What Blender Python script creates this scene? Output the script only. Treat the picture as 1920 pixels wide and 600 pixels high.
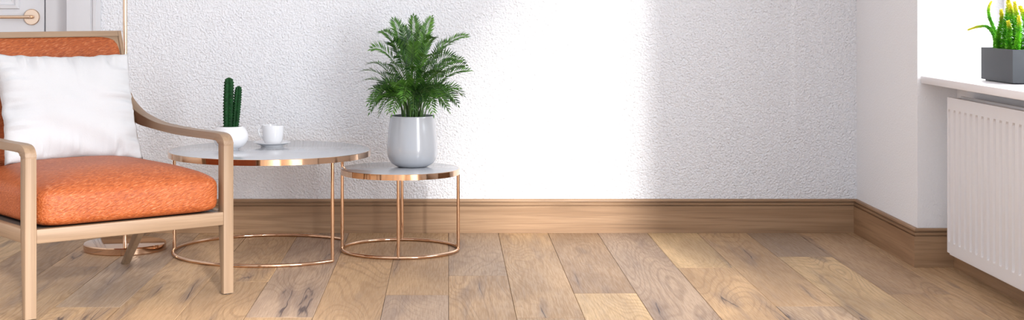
import bpy, bmesh, math, random
from mathutils import Vector, Matrix
R = math.radians
sc = bpy.context.scene
for o in list(bpy.data.objects): bpy.data.objects.remove(o)
C = sc.collection
random.seed(7)

# ---------------------------------------------------------------- camera
F, VX, VY, H = 2850.0, 841.0, 5.0, 1.05          # focal length and vanishing point in px of the 1920x600 frame, eye height
cam = bpy.data.cameras.new('camera'); camo = bpy.data.objects.new('camera', cam); C.objects.link(camo)
cam.sensor_fit = 'HORIZONTAL'; cam.sensor_width = 36; cam.lens = 36 * F / 1920
cam.shift_x = (960 - VX) / 1920; cam.shift_y = -(300 - VY) / 1920
camo.location = (0, 0, H); camo.rotation_euler = (R(90), 0, 0); cam.clip_start = .05
sc.camera = camo

# ---------------------------------------------------------------- light
w = bpy.data.worlds.new('world'); sc.world = w; w.use_nodes = True
w.node_tree.nodes['Background'].inputs[0].default_value = (.86, .945, 1.09, 1)
w.node_tree.nodes['Background'].inputs[1].default_value = 1.05
sun = bpy.data.lights.new('sun', 'SUN'); suno = bpy.data.objects.new('sun', sun); C.objects.link(suno)
sun.energy = 3.2; sun.angle = R(4.0); sun.color = (1, .97, .93)
EL = R(19)
sd = Vector((-1, 3.5, 0)).normalized() * math.cos(EL) + Vector((0, 0, -math.sin(EL)))
suno.rotation_euler = sd.to_track_quat('-Z', 'Y').to_euler(); suno.location = (4, -3, 4)
def window_light(name, loc, sx, sy, power):       # skylight coming in through an opening of the right wall
    l = bpy.data.lights.new(name, 'AREA'); l.shape = 'RECTANGLE'; l.size = sx; l.size_y = sy; l.energy = power
    l.color = (.95, .98, 1.0)
    o = bpy.data.objects.new(name, l); C.objects.link(o); o.location = loc
    o.rotation_euler = Vector((-1, 0, 0)).to_track_quat('-Z', 'Y').to_euler()
    return o
window_light('terrace_daylight', (2.3, 2.2, 1.35), 2.2, 2.4, 210)
window_light('window_daylight', (2.31, 5.39, 1.45), 1.25, 1.35, 24)
vs = sc.view_settings
sc.display_settings.display_device = 'sRGB'
vs.view_transform = 'Standard'; vs.look = 'None'; vs.gamma = 1; vs.use_curve_mapping = False; vs.exposure = 0.42

# ---------------------------------------------------------------- node helpers
class NT:
    def __init__(s, name):
        s.m = bpy.data.materials.new(name); s.m.use_nodes = True; s.t = s.m.node_tree
        s.b = s.t.nodes['Principled BSDF']; s.out = s.t.nodes['Material Output']
    def n(s, typ, ins=None, **props):
        nd = s.t.nodes.new(typ)
        for k, v in props.items(): setattr(nd, k, v)
        for k, v in (ins or {}).items(): s.set(nd.inputs[k], v)
        return nd
    def set(s, inp, v):
        if isinstance(v, bpy.types.NodeSocket): s.t.links.new(v, inp)
        elif isinstance(v, bpy.types.Node): s.t.links.new(v.outputs[0], inp)
        else:
            if isinstance(v, tuple) and len(v) == 3 and inp.type == 'RGBA': v = v + (1,)
            inp.default_value = v
    def P(s, **kw):
        names = dict(color='Base Color', rough='Roughness', metal='Metallic', normal='Normal', spec='Specular IOR Level',
                     coat='Coat Weight', coatr='Coat Roughness', sheen='Sheen Weight', alpha='Alpha', trans='Transmission Weight', sss='Subsurface Weight')
        for k, v in kw.items(): s.set(s.b.inputs[names[k]], v)
        return s.m
    def math(s, op, a, b=None, c=None, clamp=False):
        nd = s.n('ShaderNodeMath', operation=op, use_clamp=clamp); s.set(nd.inputs[0], a)
        if b is not None: s.set(nd.inputs[1], b)
        if c is not None: s.set(nd.inputs[2], c)
        return nd.outputs[0]
    def mix(s, fac, a, b, blend='MIX'):
        nd = s.n('ShaderNodeMix', data_type='RGBA', blend_type=blend)
        s.set(nd.inputs[0], fac); s.set(nd.inputs[6], a); s.set(nd.inputs[7], b); return nd.outputs[2]
    def coord(s, scale=(1, 1, 1), kind='Object', offset=None, rot=(0, 0, 0)):
        tc = s.n('ShaderNodeTexCoord').outputs[kind]
        if offset is not None:
            a = s.n('ShaderNodeVectorMath', operation='ADD'); s.set(a.inputs[0], tc); s.set(a.inputs[1], offset); tc = a.outputs[0]
        return s.n('ShaderNodeMapping', {'Vector': tc, 'Scale': scale, 'Rotation': rot}).outputs[0]
    def noise(s, vec, scale, detail=2, rough=.5, dist=0):
        return s.n('ShaderNodeTexNoise', {'Vector': vec, 'Scale': scale, 'Detail': detail, 'Roughness': rough, 'Distortion': dist}).outputs[0]
    def ramp(s, fac, lo, hi, a=0.0, b=1.0, smooth=True):
        nd = s.n('ShaderNodeMapRange', {'Value': fac, 'From Min': lo, 'From Max': hi, 'To Min': a, 'To Max': b})
        nd.interpolation_type = 'SMOOTHSTEP' if smooth else 'LINEAR'; nd.clamp = True
        return nd.outputs[0]
    def bump(s, h, dist=.002, strength=1.0):
        return s.n('ShaderNodeBump', {'Height': h, 'Distance': dist, 'Strength': strength}).outputs[0]
    def rnd(s, k=50.0):
        oi = s.n('ShaderNodeObjectInfo').outputs['Random']
        return s.n('ShaderNodeCombineXYZ', {'X': s.math('MULTIPLY', oi, k), 'Y': s.math('MULTIPLY', oi, k * 1.7), 'Z': s.math('MULTIPLY', oi, k * .6)}).outputs[0]

def plain(name, col, rough=.5, metal=0, **kw):
    return NT(name).P(color=col, rough=rough, metal=metal, **kw)

M = {}
def stucco(name, col, scale, dist):
    t = NT(name); c = t.coord()
    n1 = t.noise(c, scale, 1.0, .4, .35); n2 = t.noise(c, scale * 2.1, 1, .5, 0)
    h = t.math('ADD', n1, t.math('MULTIPLY', n2, .25))
    return t.P(color=col, rough=.75, spec=.3, normal=t.bump(h, dist, 1))
M['stucco'] = stucco('white_stucco', (.80, .812, .85), 122, .0084)
M['stucco_fine'] = stucco('fine_stucco', (.82, .82, .84), 150, .0020)
M['ceiling'] = plain('ceiling_paint', (.82, .82, .82), .8)
M['door'] = plain('door_paint', (.64, .64, .665), .4)
M['sill'] = plain('sill_white', (.84, .80, .80), .3)
M['radiator'] = plain('radiator_enamel', (.78, .755, .76), .35)
M['radiator_dark'] = plain('radiator_inside', (.55, .53, .52), .5)
M['ceramic'] = plain('white_ceramic', (.82, .82, .84), .28)
M['porcelain'] = plain('glazed_porcelain', (.80, .80, .82), .12, coat=.5)
M['grey_pot'] = plain('grey_glaze', (.43, .447, .48), .22, coat=.6, coatr=.1)
M['soil'] = plain('potting_soil', (.035, .025, .018), .95)
M['planter'] = plain('slate_planter', (.040, .044, .05), .5)
M['gold'] = plain('rose_gold', (.74, .50, .34), .08, 1)
M['gold_soft'] = plain('champagne_brass', (.70, .51, .37), .22, 1)
M['gold_pale'] = plain('satin_brass', (.68, .51, .38), .3, 1)
M['shade'] = plain('lampshade_cloth', (.8, .76, .7), .8)
M['rubber'] = plain('foot_glide', (.08, .06, .05), .6)
M['frame_white'] = plain('window_frame_white', (.82, .82, .84), .3)
t = NT('table_glass'); c = t.coord((90, 4, 1))
M['table_top'] = t.P(color=(.50, .515, .55), rough=t.ramp(t.noise(c, 1.5, 2), .3, .7, .12, .16), coat=.3, coatr=.06)
t = NT('window_glass'); tr = t.n('ShaderNodeBsdfTransparent'); gl = t.n('ShaderNodeBsdfGlossy', {'Roughness': .02})
t.set(t.out.inputs[0], t.n('ShaderNodeMixShader', {0: .07, 1: tr.outputs[0], 2: gl.outputs[0]}).outputs[0]); M['glass'] = t.m

def oak_planks():
    t = NT('rustic_oak_floor'); off = t.rnd(60)
    c = t.coord((1, .20, 1), offset=off); c2 = t.coord((1, .26, 1), offset=off)
    oc = t.n('ShaderNodeObjectInfo').outputs['Color']
    low = t.noise(c, 3.0, 2.0, .5, .3)
    rings = t.math('SINE', t.math('MULTIPLY', low, 210.0))
    rings = t.ramp(rings, .3, 1.0)
    ringmask = t.ramp(t.noise(c2, 3.0, 1), .36, .56)
    fibre = t.noise(t.coord((130, 5, 130), offset=off), 1.6, 3, .6)
    tone = t.noise(c2, 4.5, 3, .55, .6)
    pores = t.ramp(t.noise(t.coord((260, 14, 260), offset=off), 1.0, 1), .62, .78)
    c3 = t.coord((1, .13, 1), offset=off); nz = t.noise(t.coord((1, .075, 1), offset=off), 6.5, 4, .5, .05)
    vein = t.ramp(t.math('ABSOLUTE', t.math('SUBTRACT', nz, .5)), 0, .009, 1, 0)
    crackmask = t.ramp(t.noise(c3, 11.0, 1.5), .60, .67)
    crack = t.math('MULTIPLY', vein, crackmask)
    smudge = t.math('MULTIPLY', t.ramp(t.math('ABSOLUTE', t.math('SUBTRACT', nz, .5)), 0, .11, 1, 0), t.ramp(t.noise(c3, 11.0, 1.5), .52, .68))
    kd = t.n('ShaderNodeTexVoronoi', {'Vector': t.n('ShaderNodeVectorMath', {0: c2, 1: t.n('ShaderNodeVectorMath', {0: t.n('ShaderNodeTexNoise', {'Vector': c2, 'Scale': 14.0, 'Detail': 2.0}).outputs[1], 1: (.09, .09, .09)}, operation='MULTIPLY').outputs[0]}, operation='ADD').outputs[0], 'Scale': 3.2}).outputs[0]
    knot = t.ramp(kd, .035, .13, 1, 0)
    col = t.mix(t.ramp(tone, .3, .72), t.mix(1.0, oc, (.78, .77, .78), 'MULTIPLY'), t.mix(1.0, oc, (1.17, 1.17, 1.15), 'MULTIPLY'))
    col = t.mix(t.math('MULTIPLY', t.math('MULTIPLY', rings, ringmask), .40), col, t.mix(1.0, oc, (.52, .46, .42), 'MULTIPLY'))
    col = t.mix(t.ramp(fibre, .35, .72, 0, .42), col, t.mix(1.0, oc, (.60, .55, .52), 'MULTIPLY'))
    col = t.mix(t.math('MULTIPLY', pores, .30), col, (.11, .07, .05))
    col = t.mix(t.math('MULTIPLY', smudge, .42), col, (.14, .105, .10))
    col = t.mix(t.math('MULTIPLY', knot, .55), col, (.13, .085, .065))
    col = t.mix(t.math('MULTIPLY', crack, .8), col, (.05, .035, .04))
    hgt = t.math('SUBTRACT', t.math('SUBTRACT', fibre, t.math('MULTIPLY', rings, .35)), t.math('MULTIPLY', crack, 1.5))
    return t.P(color=col, rough=t.ramp(fibre, .3, .7, .42, .6), spec=.35, normal=t.bump(hgt, .0009, .7))
M['floor'] = oak_planks()

def grain_wood(name, a, b, axis, fine=150, rough=.45, bump=.0004, dark=.6):
    t = NT(name); off = t.rnd(30)
    s1 = [1, 1, 1]; s1[axis] = .05; s2 = [1, 1, 1]; s2[axis] = .02
    n1 = t.noise(t.coord(tuple(s1), offset=off), 26, 3, .55, .4)
    n2 = t.noise(t.coord(tuple(s2), offset=off), fine, 2, .6)
    low = t.noise(t.coord(tuple(s1), offset=off), 9, 1)
    bands = t.ramp(t.math('SINE', t.math('MULTIPLY', low, 60.0)), .2, 1)
    col = t.mix(t.ramp(n1, .3, .7), a, b)
    col = t.mix(t.math('MULTIPLY', t.ramp(n2, .45, .75), .45), col, t.mix(1.0, a, (dark, dark, dark), 'MULTIPLY'))
    col = t.mix(t.math('MULTIPLY', bands, .22), col, t.mix(1.0, a, (dark, dark * .95, dark * .9), 'MULTIPLY'))
    return t.P(color=col, rough=rough, spec=.4, normal=t.bump(n2, bump, .6))
BA, BB = (.30, .178, .096), (.40, .252, .145)
M['base_x'] = grain_wood('baseboard_oak_lengthwise', BA, BB, 0)
M['base_y'] = grain_wood('baseboard_oak_side_shade', (.28, .155, .08), (.37, .22, .12), 1)  # darker copy of the oak, shade of the side run put into the colour
BE_A, BE_B = (.265, .172, .106), (.325, .22, .141)
M['beech_x'] = grain_wood('beech_grain_x', BE_A, BE_B, 0, 120, .42, .0002, .78)
M['beech_y'] = grain_wood('beech_grain_y', BE_A, BE_B, 1, 120, .42, .0002, .78)
M['beech_z'] = grain_wood('beech_grain_z', BE_A, BE_B, 2, 120, .42, .0002, .78)

t = NT('orange_leather'); c = t.n('ShaderNodeMapping', {'Vector': t.coord(rot=(0, .30, -.22)), 'Scale': (20, 62, 84)}).outputs[0]
n1 = t.noise(c, 2.6, 2, .5, .3); n2 = t.noise(c, 7.0, 2, .5, .5); n3 = t.noise(t.coord(), 7, 2)
ridge = t.math('ADD', t.math('MULTIPLY', n1, 1.0), t.math('MULTIPLY', n2, .25))
col = t.mix(t.ramp(n3, .3, .7), (.34, .073, .014), (.395, .093, .020))
col = t.mix(t.ramp(n1, .36, .5, .55, 0), col, (.20, .034, .006))
col = t.mix(t.ramp(n1, .55, .70, 0, .34), col, (.64, .27, .13))  # highlights on the wrinkle ridges painted into the colour
M['leather'] = t.P(color=col, rough=.5, spec=.45, normal=t.bump(ridge, .0030, 1))
t = NT('white_linen'); n1 = t.noise(t.coord((1, .5, 1)), 420, 1)
M['linen'] = t.P(color=(.57, .57, .585), rough=.85, sheen=.2, normal=t.bump(n1, .0012, .7))
def leafmat(name, a, b, rough=.38):
    t = NT(name); oi = t.n('ShaderNodeObjectInfo').outputs['Random']
    n1 = t.noise(t.coord(), 18, 2)
    return t.P(color=t.mix(t.math('ADD', t.math('MULTIPLY', oi, .5), t.math('MULTIPLY', n1, .5)), a, b), rough=rough, spec=.5)
t = NT('palm_leaf'); at = t.n('ShaderNodeAttribute', attribute_name='tint').outputs['Fac']
M['palm'] = t.P(color=t.mix(t.math('POWER', at, 1.6), (.004, .036, .005), (.12, .30, .035)), rough=.35, spec=.5)
M['palm_stem'] = plain('palm_stem', (.08, .17, .035), .5)
t = NT('cactus_skin'); n1 = t.noise(t.coord(), 60, 2)
M['cactus'] = t.P(color=t.mix(t.ramp(n1, .3, .7), (.001, .030, .005), (.004, .06, .010)), rough=.6, spec=.25)
M['spine'] = plain('cactus_areole', (.03, .13, .03), .6)
t = NT('foxtail_leaf'); at = t.n('ShaderNodeAttribute', attribute_name='tip').outputs['Fac']
col = t.mix(t.ramp(at, .55, .9), t.mix(t.ramp(t.noise(t.coord(), 45, 2), .3, .7), (.05, .34, .010), (.19, .60, .02)), (.72, .66, .03))
M['foxtail'] = t.P(color=col, rough=.5)

# ---------------------------------------------------------------- mesh helpers
def link(name, me, mat, parent=None, smooth=False):
    if isinstance(me, bmesh.types.BMesh):
        bm = me; bmesh.ops.recalc_face_normals(bm, faces=bm.faces); me = bpy.data.meshes.new(name); bm.to_mesh(me); bm.free()
    o = bpy.data.objects.new(name, me); C.objects.link(o)
    if mat and not me.materials: me.materials.append(M[mat])
    if smooth:
        for p in me.polygons: p.use_smooth = True
        if smooth != 'all': me.set_sharp_from_angle(angle=R(38 if smooth is True else smooth))
    if parent: o.parent = parent
    return o
def thing(name, label, cat, loc=(0, 0, 0), rz=0, group=None):
    o = bpy.data.objects.new(name, None); C.objects.link(o); o.location = loc; o.rotation_euler = (0, 0, rz)
    o.empty_display_size = .1
    return tag(o, label, cat, group)
def tag(o, label, cat, group=None):
    o['label'] = label; o['category'] = cat
    if group: o['group'] = group
    return o
def struct(o, label=None, cat=None):
    o['kind'] = 'structure'
    if label: o['label'] = label
    if cat: o['category'] = cat
    return o
def box(bm, x0, x1, y0, y1, z0, z1, bev=0, seg=2):
    vs_ = [bm.verts.new(v) for v in ((x0, y0, z0), (x1, y0, z0), (x1, y1, z0), (x0, y1, z0), (x0, y0, z1), (x1, y0, z1), (x1, y1, z1), (x0, y1, z1))]
    fs = [bm.faces.new([vs_[i] for i in q]) for q in ((3, 2, 1, 0), (4, 5, 6, 7), (0, 1, 5, 4), (1, 2, 6, 5), (2, 3, 7, 6), (3, 0, 4, 7))]
    if bev:
        es = list({e for f in fs for e in f.edges})
        bmesh.ops.bevel(bm, geom=es, offset=bev, segments=seg, affect='EDGES', profile=.5)
    return bm
def mkbox(name, mat, parent, *a, **k):
    return link(name, box(bmesh.new(), *a, **k), mat, parent, smooth=bool(k.get('bev')))
def hexa(bm, bot, top, bev=0):                     # eight corners: 4 bottom, 4 top
    v = [bm.verts.new(p) for p in list(bot) + list(top)]
    fs = [bm.faces.new([v[i] for i in q]) for q in ((3, 2, 1, 0), (4, 5, 6, 7), (0, 1, 5, 4), (1, 2, 6, 5), (2, 3, 7, 6), (3, 0, 4, 7))]
    if bev: bmesh.ops.bevel(bm, geom=list({e for f in fs for e in f.edges}), offset=bev, segments=2, affect='EDGES', profile=.5)
    return bm
def lathe(bm, prof, seg=48, cx=0, cy=0):
    rings = []
    for r, z in prof:
        if r < 1e-6: rings.append([bm.verts.new((cx, cy, z))])
        else: rings.append([bm.verts.new((cx + r * math.cos(2 * math.pi * i / seg), cy + r * math.sin(2 * math.pi * i / seg), z)) for i in range(seg)])
    for a, b in zip(rings, rings[1:]):
        for i in range(seg):
            j = (i + 1) % seg
            if len(a) == 1 and len(b) == 1: continue
            if len(a) == 1: bm.faces.new((a[0], b[i], b[j]))
            elif len(b) == 1: bm.faces.new((a[i], a[j], b[0]))
            else: bm.faces.new((a[i], a[j], b[j], b[i]))
    return bm
def tube(bm, pts, rad, seg=10, closed=False, caps=True):
    pts = [Vector(p) for p in pts]; n = len(pts); rings = []
    up = None
    for i, p in enumerate(pts):
        a = pts[(i - 1) % n] if (closed or i > 0) else p; b = pts[(i + 1) % n] if (closed or i < n - 1) else p
        d = (b - a).normalized()
        if up is None: up = Vector((0, 0, 1)) if abs(d.z) < .9 else Vector((1, 0, 0))
        s = d.cross(up).normalized(); u2 = s.cross(d).normalized(); up = u2
        r = rad[i] if isinstance(rad, (list, tuple)) else rad
        rings.append([bm.verts.new(p + (s * math.cos(2 * math.pi * k / seg) + u2 * math.sin(2 * math.pi * k / seg)) * r) for k in range(seg)])
    for i in range(n if closed else n - 1):
        a, b = rings[i], rings[(i + 1) % n]
        for k in range(seg):
            l = (k + 1) % seg; bm.faces.new((a[k], a[l], b[l], b[k]))
    if not closed and caps: bm.faces.new(rings[0][::-1]); bm.faces.new(rings[-1])
    return bm
def prism(bm, poly, x0, x1, bev=0):                # poly in (y, z), extruded along x
    a = [bm.verts.new((x0, y, z)) for y, z in poly]; b = [bm.verts.new((x1, y, z)) for y, z in poly]; n = len(poly)
    fs = [bm.faces.new(a), bm.faces.new(b[::-1])] + [bm.faces.new((a[i], b[i], b[(i + 1) % n], a[(i + 1) % n])) for i in range(n)]
    if bev: bmesh.ops.bevel(bm, geom=[e for f in fs[:2] for e in f.edges], offset=bev, segments=2, affect='EDGES', profile=.5)
    return bm
def catmull(P, n=8):
    P = [Vector(p) for p in P]; out = []
    Q = [P[0] * 2 - P[1]] + P + [P[-1] * 2 - P[-2]]
    for i in range(1, len(Q) - 2):
        for k in range(n):
            t_ = k / n; a, b, c_, d = Q[i - 1], Q[i], Q[i + 1], Q[i + 2]
            out.append(.5 * ((2 * b) + (c_ - a) * t_ + (2 * a - 5 * b + 4 * c_ - d) * t_ ** 2 + (3 * b - a - 3 * c_ + d) * t_ ** 3))
    out.append(P[-1]); return out

# ---------------------------------------------------------------- the room
WY, WX, NX, XL, YF, ZC = 6.945, 1.865, 2.022, -3.6, -2.6, 3.3    # back wall, right wall, niche wall, left wall, open front, ceiling
XO = 2.26                                                           # outer face of the right wall
NY0, NY1 = 4.74, 6.045                                             # the radiator niche and window
SILL_Z = .759
# floor: slab with loose-laid planks
fl = struct(mkbox('floor', 'rubber', None, XL, XO, YF, WY + .2, -.12, -.0165), 'rustic oak plank floor with knots and cracks', 'floor')
PW = .2265
def yf(py): return H * F / (py - VY)
joint = {0: 517, 1: 596, 2: 550, 4: 502, 5: 574, 6: 481.6, 7: 552, -1: 553, -2: 492, -3: 595, -4: 528, -6: 576, -7: 499.5, -9: 520, -10: 560}
TAN, WARM, YEL, GREY, BRN, PINK = (.53, .345, .195), (.57, .37, .205), (.63, .43, .235), (.45, .315, .21), (.47, .305, .18), (.50, .355, .25)
far = {0: GREY, 1: WARM, 2: BRN, 3: PINK, 4: YEL, 5: TAN, 6: GREY, 7: BRN, 8: TAN, -1: TAN, -2: TAN, -3: PINK, -4: TAN, -5: TAN, -6: GREY, -7: TAN}
near = {0: TAN, 1: TAN, 2: YEL, 3: PINK, 4: WARM, 5: GREY, 6: YEL, 7: WARM, -1: PINK, -2: WARM, -3: TAN, -4: TAN, -5: TAN, -6: WARM, -7: TAN}
for k in range(-16, 10):
    x0, x1 = max(k * PW, XL), min((k + 1) * PW, XO)
    if x1 - x0 < .02: continue
    j = yf(joint[k]) if k in joint else 4.55 + .35 * random.random()
    L = 2.2; ends = [j + 2 * L, j + L, j]
    while ends[-1] > YF: ends.append(ends[-1] - L)
    for i, (ya, yb) in enumerate(zip(ends, ends[1:])):
        ya, yb = min(ya, WY + .2), max(yb, YF)
        if ya - yb < .05: continue
        hx, hy = (x1 - x0) / 2, (ya - yb) / 2
        o = mkbox('plank', 'floor', fl, -hx + .0006, hx - .0006, -hy + .0006, hy - .0006, -.015, 0, bev=.0012, seg=1)
        o.location = ((x0 + x1) / 2, (ya + yb) / 2, random.uniform(-.0003, 0))
        col = (far if i in (0, 1) else near if i == 2 else {}).get(k) or random.choice((TAN, WARM, GREY, BRN, YEL, PINK))
        if k in joint or i < 1:
            pass
        elif k == 3: col = PINK
        g = random.uniform(.85, .97); o.color = (col[0] * g, col[1] * g, col[2] * g, 1)

# back wall with the doorway
DX0, DX1, DZ = -2.80, -1.741, 2.10
bm = bmesh.new()
box(bm, DX1, XO, WY, WY + .2, 0, ZC); box(bm, XL, DX0, WY, WY + .2, 0, ZC); box(bm, DX0, DX1, WY, WY + .2, DZ, ZC)
struct(link('wall_back', bm, 'stucco'), 'white wall with coarse stucco relief behind the tables', 'wall')
bm = bmesh.new()
box(bm, WX, XO, NY1, WY, 0, ZC)                          # pier beside the niche
box(bm, WX, XO, NY0, NY1, 2.15, ZC)                      # above the window
box(bm, WX, XO, 3.36, NY0, 0, ZC)                        # pier up to the terrace opening
box(bm, WX, XO, YF, -.84, 0, ZC)  # unseen stretch, added as an occluder to bound the sun patch
struct(link('wall_right', bm, 'stucco_fine'), 'white side wall with window niche above the radiator', 'wall')
struct(mkbox('wall_niche', 'stucco_fine', None, NX, XO, NY0, NY1, 0, SILL_Z - .029), 'shaded wall of the niche behind the radiator', 'wall')
struct(mkbox('wall_left', 'stucco_fine', None, XL - .2, XL, 2.6, WY + .2, 0, ZC))
struct(mkbox('ceiling', 'ceiling', None, XL - .2, XO, YF, WY + .2, ZC, ZC + .15))

# baseboards: moulded profile (depth from wall, height)
BP = [(0, 0), (.018, 0), (.018, .1215), (.0095, .1235), (.0095, .1265), (.018, .129), (.018, .1355), (.0065, .1375), (.0065, .1420), (.0145, .144), (.0135, .150), (.0095, .154), (0, .154)]
def baseboard(name, a, b, nrm, ma, mb, mat, label):   # from a to b along the wall, nrm into the room, mitre slopes at both ends
    a, b, nrm = Vector(a), Vector(b), Vector(nrm); d = (b - a).normalized(); bm = bmesh.new(); E = []
    for p, m in ((a, ma), (b, mb)):
        E.append([bm.verts.new((p.x + nrm.x * dp + d.x * m * dp, p.y + nrm.y * dp + d.y * m * dp, z)) for dp, z in BP])
    n = len(BP)
    for i in range(n): bm.faces.new((E[0][i], E[1][i], E[1][(i + 1) % n], E[0][(i + 1) % n]))
    bm.faces.new(E[0]); bm.faces.new(E[1][::-1])
    return struct(link(name, bm, mat), label, 'baseboard')
baseboard('baseboard_back', (-1.588, WY), (WX, WY), (0, -1), 0, -1, 'base_x', 'moulded oak baseboard along the stucco wall')
baseboard('baseboard_right', (WX, WY), (WX, NY1), (-1, 0), 1, 1, 'base_y', 'moulded oak baseboard running to the niche corner')
baseboard('baseboard_niche', (WX, NY1), (NX, NY1), (0, -1), -1, -1, 'base_x', 'short oak baseboard piece beside the radiator')
baseboard('baseboard_radiator', (NX, NY1), (NX, NY0), (-1, 0), 1, -1, 'base_y', 'oak baseboard in shadow under the radiator')

baseboard('baseboard_corner', (XL, WY), (-2.953, WY), (0, -1), 1, 0, 'base_x', 'oak baseboard left of the door')
baseboard('baseboard_left', (XL, 2.6), (XL, WY), (1, 0), 0, -1, 'base_y', 'oak baseboard along the left wall')
# door in the back wall: casing, jamb, panelled leaf, lever handle
door = bpy.data.objects.new('door_1', None); C.objects.link(door); door.location = (-2.27, WY, 0)
struct(door, 'pale grey panelled door with brass lever behind the armchair', 'door')
def dpart(name, mat, parent, *a, **k):
    o = mkbox(name, mat, None, *a, **k); o.parent = parent; o.matrix_parent_inverse = Matrix.Translation(-door.location) if parent is door else Matrix()
    return o
CX1 = -1.588; CW = CX1 - DX1
def casing_strip(x_in, x_out, z0, z1):                # moulded vertical casing; x_out is its outer edge
    s = 1 if x_out > x_in else -1; bm = bmesh.new(); Wd = abs(x_out - x_in)
    pr = [(0, 0), (0, .016), (Wd * .70, .016), (Wd * .72, .011), (Wd * .77, .011), (Wd * .79, .020), (Wd * .88, .022), (Wd * .90, .014), (Wd, .012), (Wd, 0)]
    A_ = [bm.verts.new((x_in + s * u_, WY - d_, z0)) for u_, d_ in pr]; B_ = [bm.verts.new((x_in + s * u_, WY - d_, z1)) for u_, d_ in pr]
    n = len(pr)
    for i in range(n): bm.faces.new((A_[i], A_[(i + 1) % n], B_[(i + 1) % n], B_[i]))
    bm.faces.new(A_); bm.faces.new(B_); return bm
for bm in (casing_strip(DX1, CX1, 0, DZ), casing_strip(DX0, DX0 - CW, 0, DZ)):
    o = link('casing', bm, 'door', door); o.matrix_parent_inverse = Matrix.Translation(-door.location)
dpart('head_casing', 'door', door, DX0 - CW, CX1, WY - .018, WY, DZ, DZ + CW, bev=.003)
LX0, LX1, LY = -2.69, -1.862, 7.0                        # leaf
for x0, x1 in ((LX1 + .007, DX1), (DX0, LX0 - .007)):
    dpart('jamb', 'door', door, x0, x1, LY - .004, WY + .15, 0, DZ, bev=.002)
for a_ in ((LX1 - .02, LX1 + .0125), (LX0 - .0125, LX0 + .02)):  # strips added behind the leaf to block light through the gap
    dpart('gap_stop', 'door', door, a_[0], a_[1], LY + .0405, LY + .07, 0, DZ)
dpart('gap_stop', 'door', door, LX0 - .01, LX1 + .01, LY + .0405, LY + .07, DZ - .03, DZ)
leaf = dpart('door_leaf', 'door', door, LX0, LX1, LY, LY + .04, .006, DZ - .01, bev=.003)
def ring_mould(x0, x1, z0, z1):
    bm = bmesh.new(); pr = [(0, .0), (.004, .011), (.018, .013), (.022, .006), (.036, .004), (.046, -.004)]
    loops = []
    for ins, d_ in pr:
        loops.append([bm.verts.new(p) for p in ((x0 + ins, LY - d_, z0 + ins), (x1 - ins, LY - d_, z0 + ins), (x1 - ins, LY - d_, z1 - ins), (x0 + ins, LY - d_, z1 - ins))])
    for a, b in zip(loops, loops[1:]):
        for i in range(4): bm.faces.new((a[i], a[(i + 1) % 4], b[(i + 1) % 4], b[i]))
    return bm
for z0, z1 in ((1.02, 1.95), (.16, .86)):
    o = link('panel_moulding', ring_mould(LX0 + .115, LX1 - .112, z0, z1), 'door', leaf)
    o2 = mkbox('panel', 'door', leaf, LX0 + .19, LX1 - .187, LY - .006, LY + .002, z0 + .075, z1 - .075, bev=.005)
HX, HZ = -1.918, .984
bm = lathe(bmesh.new(), [(0, 0), (.037, 0), (.037, .008), (.034, .011), (0, .011)], 40)
bmesh.ops.transform(bm, matrix=Matrix.Translation((HX, LY, HZ)) @ Matrix.Rotation(R(90), 4, 'X'), verts=bm.verts)
rose = link('door_handle', bm, 'gold_soft', leaf, smooth=True)
bm = tube(bmesh.new(), [(HX, LY - .01, HZ)] + [(HX, LY - .05 + .012, HZ), (HX - .003, LY - .047, HZ), (HX - .012, LY - .05, HZ), (HX - .14, LY - .05, HZ)], .0078, 14)
o = link('lever', bm, 'gold_pale', leaf, smooth=True)

# window over the niche
win = bpy.data.objects.new('window_1', None); C.objects.link(win); win.location = (2.23, (NY0 + NY1) / 2, SILL_Z)
struct(win, 'white framed window above the sill, blown out by daylight', 'window')
def wpart(name, mat, *a, **k):
    o = mkbox(name, mat, win, *a, **k); o.matrix_parent_inverse = Matrix.Translation(-win.location); return o
FX0, FX1, WZ0, WZ1 = 2.205, 2.255, SILL_Z, 2.15
wpart('window_frame', 'frame_white', FX0, FX1, NY1 - .05, NY1, WZ0, WZ1, bev=.004)
wpart('window_frame', 'frame_white', FX0, FX1, NY0, NY0 + .05, WZ0, WZ1, bev=.004)
wpart('window_frame', 'frame_white', FX0, FX1, NY0 + .05, NY1 - .05, WZ1 - .05, WZ1, bev=.004)
wpart('window_frame', 'frame_white', FX0, FX1, NY0 + .05, NY1 - .05, WZ0, WZ0 + .05, bev=.004)
for a, b in ((NY1 - .06, NY1 - .10), (NY0 + .08, NY0 + .04)):
    wpart('sash', 'frame_white', FX0 - .012, FX1 - .012, b, a, WZ0 + .05, WZ1 - .05, bev=.005)
for a, b in ((NY1 - .10, NY0 + .08),):
    wpart('pane', 'glass', FX0 + .012, FX0 + .016, b, a, WZ0 + .05, WZ1 - .05)

# window sill
o = mkbox('window_sill', 'sill', None, 1.877, FX0, NY0 + .004, NY1 - .004, SILL_Z - .029, SILL_Z, bev=.0025)
struct(o, 'white window sill board above the radiator', 'window sill')

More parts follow.
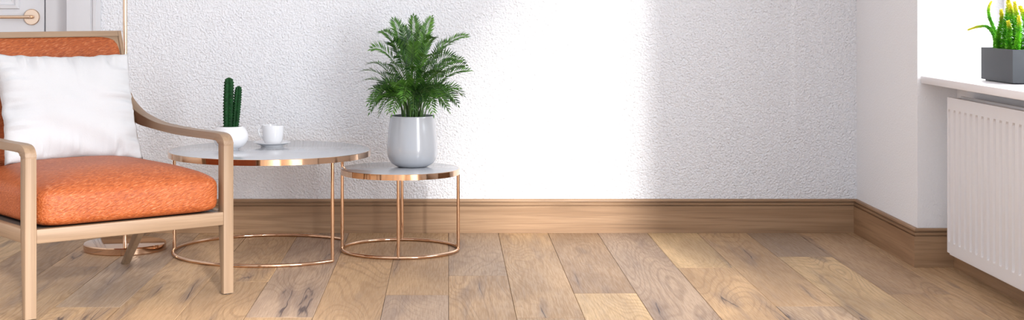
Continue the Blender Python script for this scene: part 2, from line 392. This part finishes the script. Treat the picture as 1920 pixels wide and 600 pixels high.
# ---------------------------------------------------------------- radiator in the niche
RX, RY1, RY0, RZ0, RZ1 = 1.929, 5.88, 4.80, .0855, .685
rad = thing('radiator', 'white ribbed panel radiator below the window sill', 'radiator', (1.965, (RY0 + RY1) / 2, 0))
inv = Matrix.Translation(-Vector(rad.location))
def rp(o): o.parent = rad; o.matrix_parent_inverse = inv; return o
bm = bmesh.new()                                        # front panel: plain border with pressed vertical flutes
pitch = .0605; ys = []
n = int((RY1 - RY0 - .03) / pitch); y = RY1 - .012
prof = [(RY1, 0, 0)]
zt, zb = RZ1 - .046, RZ0 + .042
cols = [(RY1, 0)]
for i in range(n):
    a = RY1 - .010 - i * pitch
    cols += [(a, 0), (a - .006, 1), (a - .020, 1), (a - .027, 0)]
cols.append((RY0, 0))
dep = .017
rows = [(RZ0, 0), (zb, 0), (zb + .012, 1), (zt - .010, 1), (zt, 0), (RZ1, 0)]
G = [[bm.verts.new((RX + dep * g * rg, yy, zz)) for (yy, g) in cols] for (zz, rg) in rows]
for a, b in zip(G, G[1:]):
    for i in range(len(cols) - 1): bm.faces.new((a[i], a[i + 1], b[i + 1], b[i]))
B_ = [bm.verts.new((RX + .014, yy, zz)) for yy, zz in ((RY1, RZ0), (RY0, RZ0), (RY0, RZ1), (RY1, RZ1))]
bm.faces.new(B_); bm.faces.new([B_[0]] + [r_[0] for r_ in G] + [B_[3]]); bm.faces.new([B_[1]] + [r_[-1] for r_ in G] + [B_[2]])
bm.faces.new(G[0] + [B_[1], B_[0]]); bm.faces.new(G[-1] + [B_[2], B_[3]])
rp(link('front_panel', bm, 'radiator'))
rp(mkbox('back_panel', 'radiator', None, RX + .046, RX + .058, RY0, RY1 - .012, RZ0 - .008, RZ1 + .004, bev=.002))
rp(mkbox('top_grille', 'radiator_dark', None, RX + .0141, RX + .0459, RY0 + .01, RY1 - .03, RZ1 - .03, RZ1 - .012))
rp(mkbox('bottom_seam', 'radiator', None, RX + .003, RX + .011, RY0 + .01, RY1 - .02, RZ0 - .006, RZ0))
rp(mkbox('end_cap', 'radiator', None, RX + .012, RX + .048, RY1 - .028, RY1 - .022, RZ0 + .005, RZ1 - .002))
for z in (RZ1 - .12, RZ0 + .1):
    rp(mkbox('wall_bracket', 'radiator', None, RX + .058, NX - .001, RY1 - .22, RY1 - .18, z - .03, z + .03, bev=.002))
    rp(mkbox('wall_bracket', 'radiator', None, RX + .058, NX - .001, RY0 + .18, RY0 + .22, z - .03, z + .03, bev=.002))

# ---------------------------------------------------------------- armchair
CH = thing('armchair', 'orange leather armchair with pale beech frame, white cushion on its seat', 'armchair', (-1.0847, 5.2441, 0), R(37.6))
bw = .0405; xi = .3505
LAT = (.0, .48)
for s in (-1, 1):
    # front leg: tapers from behind towards the foot
    a, b = sorted((s * xi, s * (xi + bw)))
    bm = bmesh.new()
    hexa(bm, ((a, 0, .004), (b, 0, .004), (b, .024, .004), (a, .024, .004)), ((a, 0, .27), (b, 0, .27), (b, .042, .27), (a, .042, .27)))
    top = [v for v in bm.verts if v.co.z > .26]; 
    f_ = [f for f in bm.faces if all(v.co.z > .26 for v in f.verts)][0]
    r_ = bmesh.ops.extrude_face_region(bm, geom=[f_]); bmesh.ops.delete(bm, geom=[f_], context='FACES')
    for v in r_['geom']:
        if isinstance(v, bmesh.types.BMVert): v.co.z = .535
    bmesh.ops.bevel(bm, geom=[e for e in bm.edges if abs(e.verts[0].co.x - e.verts[1].co.x) < 1e-5 and abs(e.verts[0].co.z - e.verts[1].co.z) > .05], offset=.003, segments=2, affect='EDGES', profile=.5)
    lg = link('leg', bm, 'beech_z', CH, smooth=True)
    link('glide', lathe(bmesh.new(), [(0, 0), (.007, 0), (.007, .005), (0, .005)], 12, (a + b) / 2, .012), 'rubber', lg)
    # armrest: bent corner at the front, rising towards the back post
    up = catmull([(0, .535), (0, .543), (.004, .556), (.020, .571), (.05, .5785), (.12, .5785), (.22, .578), (.39, .580), (.54, .588), (.69, .616), (.79, .657), (.845, .70)], 5)
    lo = catmull([(.042, .535), (.042, .537), (.048, .542), (.062, .5495), (.085, .5515), (.14, .5515), (.22, .551), (.39, .552), (.60, .563), (.70, .573), (.77, .592), (.80, .615)], 5)
    bm = bmesh.new()
    Lp = []
    for p, q in zip(up, lo): Lp.append([bm.verts.new((a, p.x, p.y)), bm.verts.new((b, p.x, p.y)), bm.verts.new((b, q.x, q.y)), bm.verts.new((a, q.x, q.y))])
    for A_, B_ in zip(Lp, Lp[1:]):
        for i in range(4): bm.faces.new((A_[i], A_[(i + 1) % 4], B_[(i + 1) % 4], B_[i]))
    bm.faces.new(Lp[0]); bm.faces.new(Lp[-1])
    long_ = [e for A_, B_ in zip(Lp, Lp[1:]) for e in [bm.edges.get((A_[i], B_[i])) for i in range(4)]]
    bmesh.ops.bevel(bm, geom=long_, offset=.003, segments=2, affect='EDGES', profile=.5)
    link('armrest', bm, 'beech_y', CH, smooth=True)
    # rear leg, raked backwards
    x0, x1 = sorted((s * (xi - .002), s * (xi + .026)))
    bm = prism(bmesh.new(), [(.812, 0), (.842, 0), (.60, .285), (.545, .285)], x0, x1, .003)
    link('leg', bm, 'beech_z', CH, smooth=True)
    # side rail
    x0, x1 = sorted((s * (xi + .004), s * (xi + .034)))
    mkbox('side_rail', 'beech_y', CH, x0, x1, .042, .66, .251, .298, bev=.003)
    # back post
    x0, x1 = sorted((s * .334, s * .3495))
    yb = lambda z: .66 + .36 * (z - .45)
    bm = prism(bmesh.new(), [(yb(.28), .28), (yb(.28) + .042, .28), (yb(.937) + .034, .937), (yb(.937), .937)], x0, x1, .002)
    link('back_post', bm, 'beech_z', CH, smooth=True)
mkbox('front_rail', 'beech_x', CH, -xi, xi, .001, .030, .251, .298, bev=.003)
mkbox('seat_deck', 'rubber', CH, -.352, .352, .031, .60, .282, .2962)
mkbox('rear_rail', 'beech_x', CH, -xi - .004, xi + .004, .60, .628, .251, .298, bev=.003)
bm = prism(bmesh.new(), [(yb(.916), .916), (yb(.916) + .034, .916), (yb(.937) + .034, .937), (yb(.937), .937)], -.334, .334, .002)
link('top_rail', bm, 'beech_x', CH, smooth=True)
bm = prism(bmesh.new(), [(yb(.30) + .018, .30), (yb(.30) + .03, .30), (yb(.917) + .03, .917), (yb(.917) + .006, .917)], -.334, .334)
link('back_panel', bm, 'beech_x', CH)
def cushion(bm, sx, sy, sz, rxy, n, shape):
    """rounded pad: unit grid mapped on a superellipse box, shape(u,v,w) displaces"""
    cube = bmesh.ops.create_cube(bm, size=2)
    bmesh.ops.subdivide_edges(bm, edges=bm.edges[:], cuts=n, use_grid_fill=True)
    for v in bm.verts:
        x, y, z = v.co
        m = max(abs(x), abs(y), abs(z))
        v.co = shape(x, y, z)
    return bm
def sgp(x, p): return math.copysign(abs(x) ** p, x)
def pad(x, y, z, p=5.0):                                # cube point -> rounded box point (p-norm ball)
    l = (abs(x) ** p + abs(y) ** p + abs(z) ** p) ** (1 / p); return x / l, y / l, z / l
def pad2(a, b, c, p, q):                                # squarish outline (a, b), softer edge towards c
    l = ((abs(a) ** p + abs(b) ** p) ** (q / p) + abs(c) ** q) ** (1 / q); return a / l, b / l, c / l
def seat_shape(x, y, z):
    X, Y, Z = pad2(x, y, z, 11, 4.2 if z > 0 else 8)
    cx, cz = .3500, (.074 if z > 0 else .0755)
    px = X * cx * (1 - .010 * Z * Z)
    py = .338 + Y * .345
    crown = (1 - (abs(X)) ** 2.6) * (1 - abs(Y) ** 4)
    pz = .372 + Z * cz + (max(Z, 0) * .034 * crown if Z > 0 else 0)
    if Y < 0: py -= .012 * (1 - Z * Z) * (1 - X ** 4) * (-Y)
    return Vector((px, py, pz))
bm = cushion(bmesh.new(), 1, 1, 1, 0, 22, seat_shape)
link('seat_cushion', bm, 'leather', CH, smooth='all')
def back_shape(x, y, z):
    X, Z, Y = pad2(x, z, y, 12, 4.0)
    zz = .655 + Z * .2605
    px = X * .3335
    dep_ = -.026 - .022 * (1 - X ** 4) * (1 - Z ** 4)
    py = yb(zz) + .016 + (Y * .03 if Y > 0 else -Y * dep_)
    return Vector((px, py, zz))
bm = cushion(bmesh.new(), 1, 1, 1, 0, 20, back_shape)
link('back_cushion', bm, 'leather', CH, smooth='all')

# white cushion leaning on the backrest (a thing of its own)
def pillow_mesh(wd, ht, th):
    from mathutils import noise as mn
    bm = bmesh.new(); n = 44; S = {}
    for side in (1, -1):
        for i in range(n + 1):
            for j in range(n + 1):
                edge = i in (0, n) or j in (0, n)
                if side == -1 and edge: S[(side, i, j)] = S[(1, i, j)]; continue
                a, b = i / n * 2 - 1, j / n * 2 - 1
                px = a * wd / 2 * (1 - .055 * (1 - b * b) ** 1.0 * abs(a) ** 2); pz = b * ht / 2 * (1 - .07 * (1 - a * a) * abs(b) ** 2)
                prof_ = max(0, (1 - abs(a) ** 2.2) * (1 - abs(b) ** 2.2)) ** .52
                q = Vector((px * 9, pz * 9, side * 2.0))
                ed = max(abs(a), abs(b)) ** 3
                # gathers running in from the seams
                wr = 0
                if not edge:
                    ang = a * 13 if abs(b) > abs(a) else b * 13
                    sec = (3 if b > 0 else 7) if abs(b) > abs(a) else (11 if a > 0 else 15)
                    g_ = mn.noise(Vector((ang * .8, side * 3.1, sec))) * .055 * ed * min(1, abs(abs(a) - abs(b)) * 5)
                    wr = (g_ + mn.noise(q * .8) * .014 + mn.noise(Vector((px * 6 + pz * 14, pz * 5, 4))) * .012) * min(1, (1 - max(abs(a), abs(b))) * 8)
                py = -side * (th / 2 * prof_ + wr)
                if edge: pz += mn.noise(Vector((a * 6, b * 6, 3))) * .008; px += mn.noise(Vector((a * 6, b * 6, 9))) * .006
                S[(side, i, j)] = bm.verts.new((px, py, pz))
        for i in range(n):
            for j in range(n):
                q = [S[(side, i, j)], S[(side, i + 1, j)], S[(side, i + 1, j + 1)], S[(side, i, j + 1)]]
                bm.faces.new(q if side == 1 else q[::-1])
    return bm
pil = link('throw_pillow', pillow_mesh(.552, .43, .145), 'linen', None, smooth='all')
tag(pil, 'white square throw pillow leaning on the orange backrest', 'pillow')
L = Matrix.Translation(CH.location) @ Matrix.Rotation(R(37.6), 4, 'Z')
pil.matrix_world = L @ Matrix.Translation((.033, .622, .654)) @ Matrix.Rotation(R(1.0), 4, 'Y') @ Matrix.Rotation(R(-19.8), 4, 'X')

# ---------------------------------------------------------------- nesting coffee tables
def side_table(label, cx, cy, ztop, rtop, rring, legs, arc, group):
    T = thing('side_table', label, 'table', (cx, cy, 0), 0, group)
    th = .0245; tr = .0072
    link('table_top', lathe(bmesh.new(), [(0, ztop - .006), (rtop - .004, ztop - .006), (rtop - .004, ztop - .0005), (rtop - .0055, ztop), (0, ztop)], 128), 'table_top', T, smooth=30)
    link('rim', lathe(bmesh.new(), [(rtop - .004, ztop - .0012), (rtop - .001, ztop - .0006), (rtop, ztop - .0016), (rtop, ztop - th), (rtop - .004, ztop - th), (rtop - .004, ztop - .0012)], 160), 'gold', T, smooth=30)
    link('under_plate', lathe(bmesh.new(), [(0, ztop - .018), (rtop - .0045, ztop - .018), (rtop - .0045, ztop - .0065), (0, ztop - .0065)], 96), 'gold', T, smooth=30)
    if arc:
        pts = [(rring * math.cos(R(a)), rring * math.sin(R(a)), tr + .0004) for a in [arc[0] + (arc[1] - arc[0]) * i / 84 for i in range(85)]]
        link('base_ring', tube(bmesh.new(), pts, tr, 12), 'gold', T, smooth=True)
    else:
        pts = [(rring * math.cos(2 * math.pi * i / 96), rring * math.sin(2 * math.pi * i / 96), tr + .0004) for i in range(96)]
        link('base_ring', tube(bmesh.new(), pts, tr, 12, closed=True), 'gold', T, smooth=True)
    for a in legs:
        x, y = rring * math.cos(R(a)), rring * math.sin(R(a))
        link('leg', tube(bmesh.new(), [(x, y, tr * .6), (x, y, ztop - .018)], tr * .97, 14), 'gold', T, smooth=True)
    return T
TG = 'nesting rose gold tables'
side_table('larger round rose gold table with cactus and coffee cup on it', -.754, 6.42, .4305, .4257, .404, (-45, 45, 180), (45, 315), TG)
side_table('smaller round rose gold table under the potted palm', -.205, 6.45, .349, .253, .246, (0, 90, 180, 270), None, TG)

# ---------------------------------------------------------------- cactus pot
TZ = .4308
cp = thing('potted_cactus', 'two-stemmed green cactus in a round white bowl pot', 'potted plant', (-.921, 6.42, TZ))
k = .0745; prof = [(0, 0), (.030, 0)]
for i in range(1, 18):
    a = -72 + i * (72 + 46) / 17
    prof.append((k * math.cos(R(a)), .0545 + .0545 * math.sin(R(a)) * 1.05))
pr_top = prof[-1]
prof += [(pr_top[0] - .0015, pr_top[1] + .0015), (pr_top[0] - .004, pr_top[1]), (pr_top[0] - .003, pr_top[1] - .02), (0, pr_top[1] - .022)]
link('pot', lathe(bmesh.new(), prof, 56), 'ceramic', cp, smooth=30)
link('soil', lathe(bmesh.new(), [(0, pr_top[1] - .010), (pr_top[0] - .001, pr_top[1] - .012), (0, pr_top[1] - .0125)], 32), 'soil', cp)
def cactus_stem(base, top, rad, nr=6):
    base, top = Vector(base), Vector(top); bm = bmesh.new(); ns, seg = 90, nr * 8; rings = []
    sb = bmesh.new()
    for i in range(ns + 1):
        tt = i / ns; teeth_ph = i; c_ = base.lerp(top, tt) + Vector((0, 0, 0))
        r = rad * (.86 + .14 * math.sin(tt * 3.1)) * math.sqrt(max(0, 1 - max(0, (tt - .90) / .10) ** 2)) if i < ns else 0
        teeth = .5 + .5 * math.sin(i * 2 * math.pi / 5)
        ring = []
        for k_ in range(seg):
            a = 2 * math.pi * k_ / seg; rib = abs(math.cos(nr / 2 * a)) ** 2.2
            rr = r * (.58 + .30 * rib + .20 * teeth * rib ** 4)
            ring.append(bm.verts.new(c_ + Vector((math.cos(a) * rr, math.sin(a) * rr, 0))))
        rings.append(ring)
        if i % 5 == 1 and 2 < i < ns - 2:
            for q in range(nr):
                a = 2 * math.pi * q / nr; d = Vector((math.cos(a), math.sin(a), .25)); p = c_ + Vector((math.cos(a), math.sin(a), 0)) * r * 1.0
                sd_ = Vector((-math.sin(a), math.cos(a), 0)) * .0016
                vv = [sb.verts.new(x_) for x_ in (p + sd_ - d * .001, p - sd_ - d * .001, p + Vector((0, 0, .0034)) - d * .001, p + d * .0026)]
                for fq in ((0, 1, 3), (1, 2, 3), (2, 0, 3)): sb.faces.new([vv[z_] for z_ in fq])
    for A_, B_ in zip(rings, rings[1:]):
        for k_ in range(seg): bm.faces.new((A_[k_], A_[(k_ + 1) % seg], B_[(k_ + 1) % seg], B_[k_]))
    st = link('stem', bm, 'cactus', cp, smooth='all')
    s_ = link('spines', sb, 'spine', st); s_['kind'] = 'stuff'
cz = pr_top[1] - .014
cactus_stem((-.010, -.002, cz), (-.006, .0, cz + .222), .0225)
cactus_stem((.018, .004, cz), (.034, .004, cz + .186), .0168)

# ---------------------------------------------------------------- cup and saucer
CX, CY = -.762, 6.565
sau = tag(link('saucer', lathe(bmesh.new(), [(0, 0), (.048, 0), (.050, .004), (.066, .010), (.080, .0165), (.0805, .0178), (.079, .0186), (.062, .0125), (.045, .0075), (.030, .006), (0, .006)], 72), 'porcelain', None, smooth=40), 'shallow white saucer under the coffee cup', 'saucer')
sau.location = (CX, CY, TZ)
cup = thing('coffee_cup', 'white porcelain cup with loop handle standing on a saucer', 'cup', (CX + .004, CY, TZ + .0063))
link('cup_body', lathe(bmesh.new(), [(0, 0), (.028, 0), (.030, .003), (.036, .008), (.0415, .020), (.0455, .044), (.0478, .082), (.0474, .0838), (.0462, .083), (.0432, .044), (.039, .020), (.032, .010), (0, .008)], 64), 'porcelain', cup, smooth=40)
hp = catmull([(-.0445, 0, .072), (-.053, 0, .0745), (-.0605, 0, .069), (-.063, 0, .058), (-.0585, 0, .045), (-.050, 0, .033), (-.0425, 0, .025)], 6)
bm = tube(bmesh.new(), [p for p in hp], .0042, 12)
link('handle', bm, 'porcelain', cup, smooth='all')

# ---------------------------------------------------------------- palm in a grey pot
PX, PY, PZ = -.1545, 6.505, .3493
palm = thing('potted_palm', 'bushy green palm in a tapered light grey pot', 'potted plant', (PX, PY, PZ))
pp = [(p.x, p.y) for p in catmull([(.058, 0), (.072, .004), (.092, .018), (.105, .042), (.109, .068), (.1075, .10), (.103, .15), (.0985, .19), (.0965, .2165)], 5)]
pp = [(0, 0)] + pp + [(.0955, .218), (.0925, .2172), (.0935, .19), (0, .188)]
link('pot', lathe(bmesh.new(), pp, 80), 'grey_pot', palm, smooth=30)
link('soil', lathe(bmesh.new(), [(0, .207), (.093, .204), (0, .203)], 40), 'soil', palm)
def frond(p0, p1, p2, p3, ll, start=.38, seed=0):
    rr = random.Random(seed); bm = bmesh.new()
    p0, p1, p2, p3 = map(Vector, (p0, p1, p2, p3))
    bez = lambda t_: p0 * (1 - t_) ** 3 + p1 * 3 * t_ * (1 - t_) ** 2 + p2 * 3 * t_ * t_ * (1 - t_) + p3 * t_ ** 3
    dez = lambda t_: ((p1 - p0) * (1 - t_) ** 2 + (p2 - p1) * 2 * t_ * (1 - t_) + (p3 - p2) * t_ * t_).normalized()
    length = sum((bez((i + 1) / 20) - bez(i / 20)).length for i in range(20))
    n = max(9, int(length * (1 - start) / .0100)); roll = rr.uniform(-1.2, 1.2); lay = bm.verts.layers.float.new('tint'); ft = rr.uniform(0, .55)
    out = Vector((p3.x - p0.x, p3.y - p0.y, 0)); out = out.normalized() if out.length > .01 else Vector((1, 0, 0))
    s0 = out.cross(Vector((0, 0, 1)))
    for i in range(n + 1):
        tt = start + (1 - start) * i / n
        p, d = bez(tt), dez(tt)
        s = (s0 - d * s0.dot(d)).normalized(); upv = s.cross(d).normalized()
        s, upv = s * math.cos(roll) + upv * math.sin(roll), upv * math.cos(roll) - s * math.sin(roll)
        f_ = i / n; ln = ll * (.60 + .62 * math.sin(math.pi * min(1, f_ * .85 + .14)) - .22 * f_) * rr.uniform(.85, 1.1)
        for sg in ((-1, 1) if i < n else (0,)):
            dirv = (s * sg + d * (.75 + .55 * f_) + upv * rr.uniform(.15, .5)).normalized() if sg else d
            side = dirv.cross(upv).normalized(); wd = .0037 * rr.uniform(.85, 1.2)
            droop = Vector((0, 0, -1)) * ln * rr.uniform(.0, .14)
            b1 = p + dirv * ln * .42; c1 = p + dirv * ln + droop
            v = [bm.verts.new(x) for x in (p, b1 + side * wd, c1, b1 - side * wd, b1 - upv * .0012)]
            tv = ft + rr.uniform(0, .45)
            for w_ in v: w_[lay] = tv
            bm.faces.new((v[0], v[1], v[4])); bm.faces.new((v[1], v[2], v[4])); bm.faces.new((v[2], v[3], v[4])); bm.faces.new((v[3], v[0], v[4]))
    me = bpy.data.meshes.new('frond'); bm.to_mesh(me); bm.free()
    fo = link('frond', me, 'palm', palm)
    link('frond_stalk', tube(bmesh.new(), [bez(i / 12) for i in range(13)], [.0026 - .0018 * i / 12 for i in range(13)], 5), 'palm_stem', fo)
def pxl(px, py, dy=0.0):                                # photo pixel -> palm-local point at the palm's own depth (+dy)
    Y = PY + dy; return Vector(((px - VX) / F * Y - PX, dy, H - (py - VY) / F * Y - PZ))
rf = random.Random(21)
tips = [(738, 38, .03), (775, 31, .0), (809, 33, -.04), (792, 52, .06), (757, 52, -.08), (712, 62, .10), (697, 92, -.05), (733, 82, -.12), (876, 68, -.04), (850, 80, .10),
        (815, 72, -.12), (678, 133, -.03), (690, 120, .12), (880, 132, -.02), (866, 112, -.12), (872, 122, .10), (692, 168, -.08), (684, 150, .05), (860, 165, -.05), (868, 178, .06),
        (692, 193, -.03), (712, 205, -.11), (858, 196, -.02), (842, 208, -.10), (735, 213, -.15), (812, 214, -.14), (775, 208, -.17), (756, 190, -.19), (795, 192, -.19),
        (720, 140, -.17), (835, 140, -.18), (770, 120, -.20), (745, 105, -.17), (800, 105, -.17), (775, 80, -.12), (780, 150, -.21), (740, 160, -.20), (815, 165, -.19),
        (730, 120, .17), (820, 120, .17), (770, 90, .14), (775, 150, .2), (705, 180, .13), (850, 185, .13), (785, 60, .02), (765, 70, -.04)]
for q in range(20):                                     # the inner fronds that fill the crown
    a_, z_ = rf.uniform(0, 2 * math.pi), rf.uniform(0, 1)
    r_ = rf.uniform(25, 78) * (.55 + .6 * math.sin(math.pi * (.15 + .75 * z_)))
    tips.append((777 + r_ * math.cos(a_), 198 - 120 * z_, r_ * math.sin(a_) * .0024))
for q in range(16):                                     # low fronds hanging round the rim
    a_ = q * 2 * math.pi / 16 + rf.uniform(-.15, .15); r_ = rf.uniform(60, 92)
    tips.append((775 + r_ * math.cos(a_), rf.uniform(172, 214), r_ * math.sin(a_) * .0024))
for i, (tx, ty, dy) in enumerate(tips):
    tip = pxl(tx, ty, dy)
    hz = Vector((tip.x, tip.y, 0)); a = math.atan2(tip.y, tip.x) + rf.uniform(-.5, .5); rb = rf.uniform(.005, .05)
    p0 = Vector((rb * math.cos(a), rb * math.sin(a), .20))
    rise = tip.z - .2
    if rise > .12:                                      # upright and arching fronds
        p1 = p0 + Vector((hz.x * .05, hz.y * .05, rise * .5))
        p2 = Vector((hz.x * .45, hz.y * .45, tip.z - rise * .12 - .10 * min(1, .08 / (hz.length + .02)) * rise))
        if hz.length > .14: p2 = Vector((hz.x * .55, hz.y * .55, tip.z + rf.uniform(.0, .045)))
    else:                                               # low fronds rise, then hang over the rim
        hh = .10 + rf.uniform(.02, .07)
        p1 = p0 + Vector((hz.x * .12, hz.y * .12, hh * .9))
        p2 = Vector((hz.x * .62, hz.y * .62, .2 + hh + max(rise, 0) * .4))
    frond(p0, p1, p2, tip, rf.uniform(.044, .056), rf.uniform(.34, .5) + (.12 if rise > .25 else 0), i)

# ---------------------------------------------------------------- slate planter on the sill
BX0, BX1, BY0, BY1, BH = 2.005, 2.135, 5.402, 5.722, .1235
pl = thing('planter', 'dark grey rectangular planter of green and yellow foxtail plants', 'potted plant', (2.07, 5.562, SILL_Z))
inv2 = Matrix.Translation((-2.07, -5.562, -SILL_Z))
def pq(o): o.parent = pl; o.matrix_parent_inverse = inv2; return o
bm = bmesh.new(); zb_, zt_, wl = SILL_Z + .005, SILL_Z + BH, .006
def rect(x0, x1, y0, y1, z): return [bm.verts.new(p) for p in ((x0, y0, z), (x1, y0, z), (x1, y1, z), (x0, y1, z))]
r0, r1 = rect(BX0, BX1, BY0, BY1, zb_), rect(BX0, BX1, BY0, BY1, zt_)
r2, r3 = rect(BX0 + wl, BX1 - wl, BY0 + wl, BY1 - wl, zt_), rect(BX0 + wl, BX1 - wl, BY0 + wl, BY1 - wl, zb_ + .01)
bm.faces.new(r0[::-1]); bm.faces.new(r3)
for a, b in ((r0, r1), (r1, r2), (r2, r3)):
    for i in range(4): bm.faces.new((a[i], a[(i + 1) % 4], b[(i + 1) % 4], b[i]))
pq(link('planter_box', bm, 'planter'))
pq(mkbox('base', 'planter', None, BX0 + .012, BX1 - .012, BY0 + .012, BY1 - .012, SILL_Z + .0003, zb_))
pq(mkbox('soil', 'soil', None, BX0 + wl, BX1 - wl, BY0 + wl, BY1 - wl, zb_ + .01, zt_ - .012))
def foxtail(pts, rad, seed):
    rr = random.Random(seed); P = catmull(pts, 10); n = len(P); bm = bmesh.new(); tipv = []
    length = sum((P[i + 1] - P[i]).length for i in range(n - 1)); cnt = int(length / .00042)
    lay = bm.verts.layers.float.new('tip')
    for i in range(cnt):
        t_ = (i + .5) / cnt; q = t_ * (n - 1); j = min(int(q), n - 2); p = P[j].lerp(P[j + 1], q - j); d = (P[j + 1] - P[j]).normalized()
        a = i * 2.39996 + rr.uniform(-.3, .3)
        ref = Vector((0, 1, 0)) if abs(d.y) < .8 else Vector((1, 0, 0)); s = d.cross(ref).normalized(); u_ = s.cross(d)
        o_ = s * math.cos(a) + u_ * math.sin(a)
        ln = rad * .80 * (1.1 - .66 * t_ ** 1.4) * rr.uniform(.7, 1.15)
        dr = (o_ + d * rr.uniform(.3, .8)).normalized(); sd_ = d.cross(o_).normalized() * .0042 * (1.05 - .4 * t_)
        v = [bm.verts.new(x) for x in (p, p + dr * ln * .6 + sd_, p + dr * ln, p + dr * ln * .6 - sd_, p + dr * ln * .6 + d * .0030)]
        for w_ in v: w_[lay] = t_
        for fq in ((0, 1, 4), (1, 2, 4), (2, 3, 4), (3, 0, 4)): bm.faces.new([v[z_] for z_ in fq])
    me = bpy.data.meshes.new('stem'); bm.to_mesh(me); bm.free()
    o = pq(link('stem', me, 'foxtail'))
    k_ = link('stalk', tube(bmesh.new(), P, [.0035 - .0025 * i / (n - 1) for i in range(n)], 6), 'palm_stem', None)
    k_.parent = o
def sp(px, py, Y): return Vector(((px - VX) / F * Y, Y, H - (py - VY) / F * Y))
foxtail([sp(1866, 92, 5.66), sp(1864, 68, 5.66), sp(1852, 51, 5.66), sp(1834, 50, 5.66), sp(1815, 56, 5.66)], .013, 1)
foxtail([sp(1868, 92, 5.67), sp(1865, 60, 5.67), sp(1855, 32, 5.67), sp(1854, 14, 5.67), sp(1859, 3, 5.67)], .014, 2)
foxtail([sp(1874, 94, 5.62), sp(1872, 68, 5.62), sp(1878, 40, 5.62), sp(1877, 19, 5.62)], .022, 3)
foxtail([sp(1886, 95, 5.60), sp(1885, 60, 5.60), sp(1890, 25, 5.60), sp(1891, -6, 5.60)], .026, 4)
foxtail([sp(1900, 96, 5.55), sp(1903, 60, 5.55), sp(1897, 28, 5.55), sp(1893, 8, 5.55)], .027, 5)
foxtail([sp(1911, 97, 5.50), sp(1911, 60, 5.50), sp(1906, 30, 5.50), sp(1902, 4, 5.50)], .025, 6)
foxtail([sp(1906, 98, 5.46), sp(1908, 75, 5.46), sp(1911, 50, 5.46), sp(1910, 30, 5.46)], .021, 7)
foxtail([sp(1922, 98, 5.50), sp(1926, 60, 5.50), sp(1920, 30, 5.50), sp(1912, 12, 5.50)], .026, 8)
foxtail([sp(1926, 98, 5.46), sp(1936, 60, 5.46), sp(1944, 35, 5.46), sp(1950, 18, 5.46)], .024, 9)
foxtail([sp(1932, 98, 5.52), sp(1938, 50, 5.52), sp(1938, 10, 5.52), sp(1933, -14, 5.52)], .024, 10)
foxtail([sp(1893, 96, 5.50), sp(1891, 75, 5.50), sp(1893, 55, 5.50), sp(1890, 40, 5.50)], .022, 11)

# ---------------------------------------------------------------- floor lamp
lp = thing('floor_lamp', 'slim brass floor lamp with round mirrored base behind the armchair', 'lamp', (-1.377, 6.47, 0))
link('base', lathe(bmesh.new(), [(0, 0), (.170, 0), (.173, .003), (.173, .027), (.170, .031), (.166, .032), (0, .032)], 96), 'gold', lp, smooth=30)
link('pole', tube(bmesh.new(), [(0, 0, .032), (0, 0, 1.56)], .0092, 24), 'gold_soft', lp, smooth=True)
link('lamp_shade', lathe(bmesh.new(), [(.155, 1.45), (.13, 1.70), (.128, 1.70), (.153, 1.45), (.155, 1.45)], 48), 'shade', lp, smooth=30)
link('shade_spider', tube(tube(bmesh.new(), [(-.146, 0, 1.54), (.146, 0, 1.54)], .003, 8), [(0, -.146, 1.54), (0, .146, 1.54)], .003, 8), 'gold', lp)
